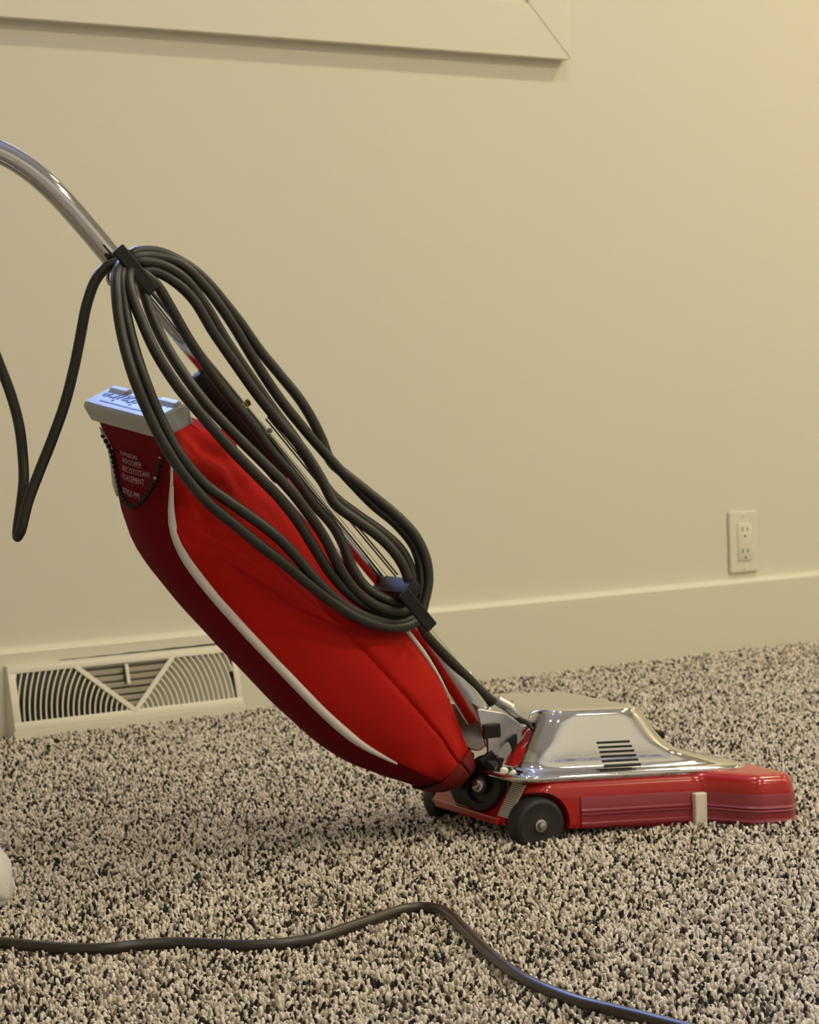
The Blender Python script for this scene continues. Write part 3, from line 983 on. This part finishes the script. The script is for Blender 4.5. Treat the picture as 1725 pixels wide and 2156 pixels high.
# ball chain across the rear panel
bm = bmesh.new()
ch = catmull([bagp(t_, rear_frame(t_, y_) + 0.0035, y_) for t_, y_ in ((0.158, 0.0735), (0.171, 0.069), (0.185, 0.061), (0.198, 0.045), (0.206, 0.020), (0.204, -0.008), (0.194, -0.032), (0.180, -0.049), (0.166, -0.058))], 0.0006)
acc, last = 0.0, None
for p in ch:
    p = Vector(tuple(p))
    if last is None or (p - last).length >= 0.0056:
        bmesh.ops.create_icosphere(bm, subdivisions=2, radius=0.0025, matrix=Matrix.Translation(p))
        last = p
ps = [Vector(tuple(p)) for p in ch[::6]]
bm_tube(bm, ps, 0.0007, 5)
chain = finish(bm, 'ball_chain', M['black'], bag)
tag(chain, 'black bead chain looped over the rear panel', kind='stuff')
for yy, tt, dd in ((0.073, 0.157, 0.114), (-0.058, 0.165, 0.118), (-0.049, 0.181, 0.133)):
    lathe('chain_stud', [(0, 0.0020), (0.0015, 0.0018), (0.002, 0.0)], bagp(tt, dd, yy), HN, M['steel'], bag, 12)

# --- power cord: hanging tail, five turns round the hooks, run down to the motor
TAIL = [(-0.690, 0.012, 0.738), (-0.672, 0.022, 0.715), (-0.62, 0.034, 0.66), (-0.5595, 0.03, 0.5825), (-0.5418, 0.028, 0.5538), (-0.5282, 0.026, 0.5178), (-0.5182, 0.024, 0.4865), (-0.5125, 0.022, 0.4576), (-0.5108, 0.02, 0.4289), (-0.5126, 0.014, 0.4051), (-0.5178, 0.008, 0.3816), (-0.5239, 0.002, 0.3583), (-0.5266, -0.004, 0.3492), (-0.5253, -0.01, 0.3541), (-0.5174, -0.012, 0.3822), (-0.5062, -0.014, 0.4101), (-0.4908, -0.016, 0.445), (-0.4762, -0.018, 0.4825), (-0.4661, -0.02, 0.5177), (-0.459, -0.0216, 0.5483), (-0.4519, -0.0232, 0.5789), (-0.4416, -0.0248, 0.6038), (-0.4292, -0.0264, 0.6164)]
R1 = [(-0.4126, -0.028, 0.622), (-0.4, -0.0262, 0.6302), (-0.3766, -0.0244, 0.6308), (-0.3558, -0.0225, 0.6237), (-0.3374, -0.0207, 0.6136), (-0.3193, -0.0193, 0.5981), (-0.3013, -0.0182, 0.5776), (-0.2843, -0.017, 0.557), (-0.2651, -0.0159, 0.5307), (-0.2417, -0.0151, 0.5031), (-0.2203, -0.0158, 0.4768), (-0.2062, -0.0165, 0.4535), (-0.1964, -0.0172, 0.4322), (-0.1881, -0.0179, 0.4109), (-0.1674, -0.0229, 0.3921), (-0.1433, -0.029, 0.3711), (-0.1202, -0.0352, 0.35), (-0.1026, -0.0413, 0.3282), (-0.0935, -0.0464, 0.3026), (-0.0937, -0.0498, 0.2801), (-0.1012, -0.0532, 0.258), (-0.1084, -0.0566, 0.2436), (-0.1181, -0.06, 0.2385)]
L1 = [(-0.136, -0.068, 0.2353), (-0.1663, -0.08, 0.2403), (-0.1986, -0.092, 0.2523), (-0.2276, -0.0985, 0.2702), (-0.2561, -0.105, 0.2908), (-0.2829, -0.1085, 0.3128), (-0.3094, -0.112, 0.3325), (-0.3373, -0.114, 0.3553), (-0.365, -0.116, 0.3779), (-0.3898, -0.116, 0.407), (-0.4098, -0.116, 0.4379), (-0.4246, -0.113, 0.4708), (-0.4368, -0.11, 0.5057), (-0.4413, -0.095, 0.5454), (-0.4401, -0.08, 0.5807), (-0.4304, -0.055, 0.6077), (-0.4133, -0.03, 0.6209)]
B3 = [(-0.4016, -0.03, 0.6247), (-0.3807, -0.0281, 0.6257), (-0.3522, -0.0262, 0.6181), (-0.3255, -0.0244, 0.595), (-0.2986, -0.023, 0.5599), (-0.2732, -0.0218, 0.5194), (-0.2474, -0.0205, 0.4815), (-0.2216, -0.0204, 0.4495), (-0.1958, -0.021, 0.4198), (-0.1696, -0.0216, 0.3912), (-0.1441, -0.0242, 0.364), (-0.1196, -0.0299, 0.3418), (-0.1023, -0.0355, 0.3178), (-0.098, -0.0411, 0.295), (-0.1004, -0.0467, 0.2702), (-0.1096, -0.0524, 0.2484), (-0.1226, -0.058, 0.2422)]
L2 = [(-0.1394, -0.064, 0.2403), (-0.1701, -0.077, 0.2468), (-0.2028, -0.09, 0.2602), (-0.2267, -0.097, 0.2764), (-0.2502, -0.104, 0.2976), (-0.2708, -0.1075, 0.3206), (-0.2907, -0.111, 0.34), (-0.3189, -0.113, 0.3615), (-0.3444, -0.115, 0.3792), (-0.3686, -0.1145, 0.3977), (-0.3922, -0.114, 0.4266), (-0.409, -0.1095, 0.461), (-0.423, -0.105, 0.5008), (-0.4294, -0.09, 0.5407), (-0.4307, -0.075, 0.5762), (-0.4241, -0.0535, 0.6054), (-0.4101, -0.032, 0.617)]
B2 = [(-0.3989, -0.036, 0.6196), (-0.3781, -0.0341, 0.6177), (-0.3524, -0.0323, 0.6043), (-0.3295, -0.0304, 0.5773), (-0.307, -0.029, 0.5408), (-0.2816, -0.0278, 0.5038), (-0.2558, -0.0265, 0.4678), (-0.2317, -0.0264, 0.436), (-0.2125, -0.027, 0.4055), (-0.192, -0.0276, 0.3763), (-0.1662, -0.0295, 0.3551), (-0.1409, -0.0332, 0.3364), (-0.1199, -0.037, 0.3163), (-0.1092, -0.041, 0.2932), (-0.1102, -0.046, 0.2708), (-0.1177, -0.051, 0.2539), (-0.1298, -0.056, 0.2475)]
L3 = [(-0.1456, -0.06, 0.2479), (-0.1732, -0.0728, 0.2591), (-0.2025, -0.0849, 0.2765), (-0.2262, -0.0918, 0.3003), (-0.2464, -0.0979, 0.3284), (-0.2654, -0.1017, 0.356), (-0.2866, -0.1048, 0.3811), (-0.3123, -0.1069, 0.406), (-0.3395, -0.1075, 0.4339), (-0.3656, -0.1064, 0.4644), (-0.3885, -0.104, 0.493), (-0.4083, -0.1008, 0.5261), (-0.4182, -0.088, 0.5592), (-0.4228, -0.072, 0.588), (-0.4177, -0.0551, 0.6052), (-0.4074, -0.038, 0.6128)]
L4 = [(-0.3987, -0.04, 0.5965), (-0.3948, -0.0514, 0.5675), (-0.3871, -0.0643, 0.5386), (-0.3745, -0.0814, 0.5072), (-0.3576, -0.0934, 0.4783), (-0.3335, -0.1003, 0.4493), (-0.305, -0.1029, 0.4198), (-0.2781, -0.104, 0.3926), (-0.2547, -0.1017, 0.3651), (-0.2335, -0.0989, 0.335), (-0.218, -0.0943, 0.3073), (-0.198, -0.0871, 0.2813), (-0.1698, -0.0774, 0.2616), (-0.1377, -0.0669, 0.2523), (-0.1167, -0.056, 0.2542)]
A2 = [(-0.3982, -0.04, 0.6084), (-0.383, -0.0385, 0.5965), (-0.3705, -0.0371, 0.5774), (-0.3508, -0.0356, 0.5437), (-0.3296, -0.035, 0.512), (-0.3063, -0.035, 0.4809), (-0.2837, -0.035, 0.454), (-0.2626, -0.0353, 0.4249), (-0.2367, -0.0382, 0.3944), (-0.219, -0.0411, 0.368), (-0.2005, -0.044, 0.3459), (-0.1911, -0.0483, 0.3257), (-0.1834, -0.0532, 0.3007), (-0.17, -0.0582, 0.2788), (-0.1503, -0.062, 0.2658), (-0.1295, -0.062, 0.2595), (-0.1225, -0.062, 0.27), (-0.1256, -0.062, 0.2927), (-0.1385, -0.0593, 0.3158), (-0.1582, -0.0558, 0.3357), (-0.1796, -0.0523, 0.3516), (-0.199, -0.0485, 0.3682), (-0.2122, -0.0438, 0.3959), (-0.228, -0.0392, 0.4236), (-0.2517, -0.0345, 0.4539), (-0.2744, -0.034, 0.4815), (-0.2994, -0.034, 0.5162), (-0.3217, -0.034, 0.5481), (-0.3437, -0.0343, 0.5831), (-0.3662, -0.0348, 0.6024), (-0.3864, -0.0354, 0.611), (-0.3993, -0.036, 0.6086)]
LOW = [(-0.1074, -0.05, 0.2431), (-0.0941, -0.0367, 0.226), (-0.0735, -0.025, 0.2072), (-0.049, -0.015, 0.186), (-0.0261, -0.011, 0.1651), (-0.0081, -0.0092, 0.1478), (0.0021, -0.0095, 0.1397)]
pc = tube('power_cord', catmull(TAIL + R1 + L1 + B3 + L2 + B2 + L3 + A2 + L4 + LOW, 0.005), 0.0055, M['cord'], vac, 12)
pc['label'] = 'dark grey power cord coiled round the two handle hooks'

# ------------------------------------------------------------------ cord lying on the carpet
FC = [(-0.4287, 2.1036), (-0.3965, 2.0902), (-0.3641, 2.0731), (-0.3322, 2.0564), (-0.3057, 2.0458), (-0.2742, 2.0418), (-0.2444, 2.0522), (-0.2115, 2.0551), (-0.1774, 2.0435), (-0.148, 2.0361), (-0.1194, 2.0413), (-0.0912, 2.0593), (-0.0671, 2.0932), (-0.0422, 2.1282), (-0.0186, 2.1606), (-0.0011, 2.1703), (0.0141, 2.1621), (0.0266, 2.1286), (0.0362, 2.0793), (0.0489, 2.0141), (0.0628, 1.9525), (0.0796, 1.8941), (0.0999, 1.8489), (0.1231, 1.8096), (0.1464, 1.7829), (0.1626, 1.7645), (0.1846, 1.7378), (0.215, 1.7018), (0.26, 1.65)]
fc = tube('extension_cord', catmull([(x, y, 0.0062) for x, y in FC], 0.006), 0.0052, M['floorcord'], None, 14)
tag(fc, 'dark brown electric cord lying in a long wave across the carpet in the foreground', 'cord')

# ------------------------------------------------------------------ slipper toe at the left edge
slp = empty('slipper', Matrix.Translation((-0.556, 2.282, 0.0)) @ Matrix.Rotation(math.radians(-4), 4, 'Z') @ Matrix.Scale(1.2, 4), 'white fleecy slipper poking its rounded toe in at the left edge of the carpet', 'slipper')
bm = bmesh.new()
rings = []
NP = 28
secs = [(-0.135, 0.006, 0.020), (-0.130, 0.022, 0.050), (-0.115, 0.034, 0.062), (-0.08, 0.040, 0.066), (-0.03, 0.042, 0.066), (0.02, 0.046, 0.062), (0.06, 0.048, 0.058), (0.095, 0.046, 0.053), (0.118, 0.038, 0.044), (0.130, 0.024, 0.032), (0.134, 0.008, 0.020)]
for (x, w, hgt) in secs:
    rings.append([bm.verts.new((x, w * math.copysign(abs(math.cos(a)) ** 0.8, math.cos(a)), 0.004 + (hgt * 0.5) * (1 + math.copysign(abs(math.sin(a)) ** 0.8, math.sin(a))))) for a in (2 * math.pi * k / NP for k in range(NP))])
for a, b in zip(rings, rings[1:]):
    for k in range(NP):
        bm.faces.new((a[k], a[(k + 1) % NP], b[(k + 1) % NP], b[k]))
bm.faces.new(rings[0]); bm.faces.new(rings[-1])
finish(bm, 'upper', M['slipper'], slp, angle=80)
sole = round_poly([(-0.132, -0.034), (0.02, -0.043), (0.10, -0.044), (0.133, -0.012), (0.133, 0.012), (0.10, 0.044), (0.02, 0.043), (-0.132, 0.034)], 0.03, 5)
prism('sole', [(x, y, -0.003) for x, y in sole], (0, 0, 0.010), M['sole'], slp, 0.002)
lathe('collar', [(0, 0.030), (0.004, 0.034), (0.010, 0.034), (0.013, 0.030), (0.010, 0.026), (0.002, 0.026)], (-0.080, 0, 0.062), (0.1, 0, 1), M['slipper'], slp, 28)
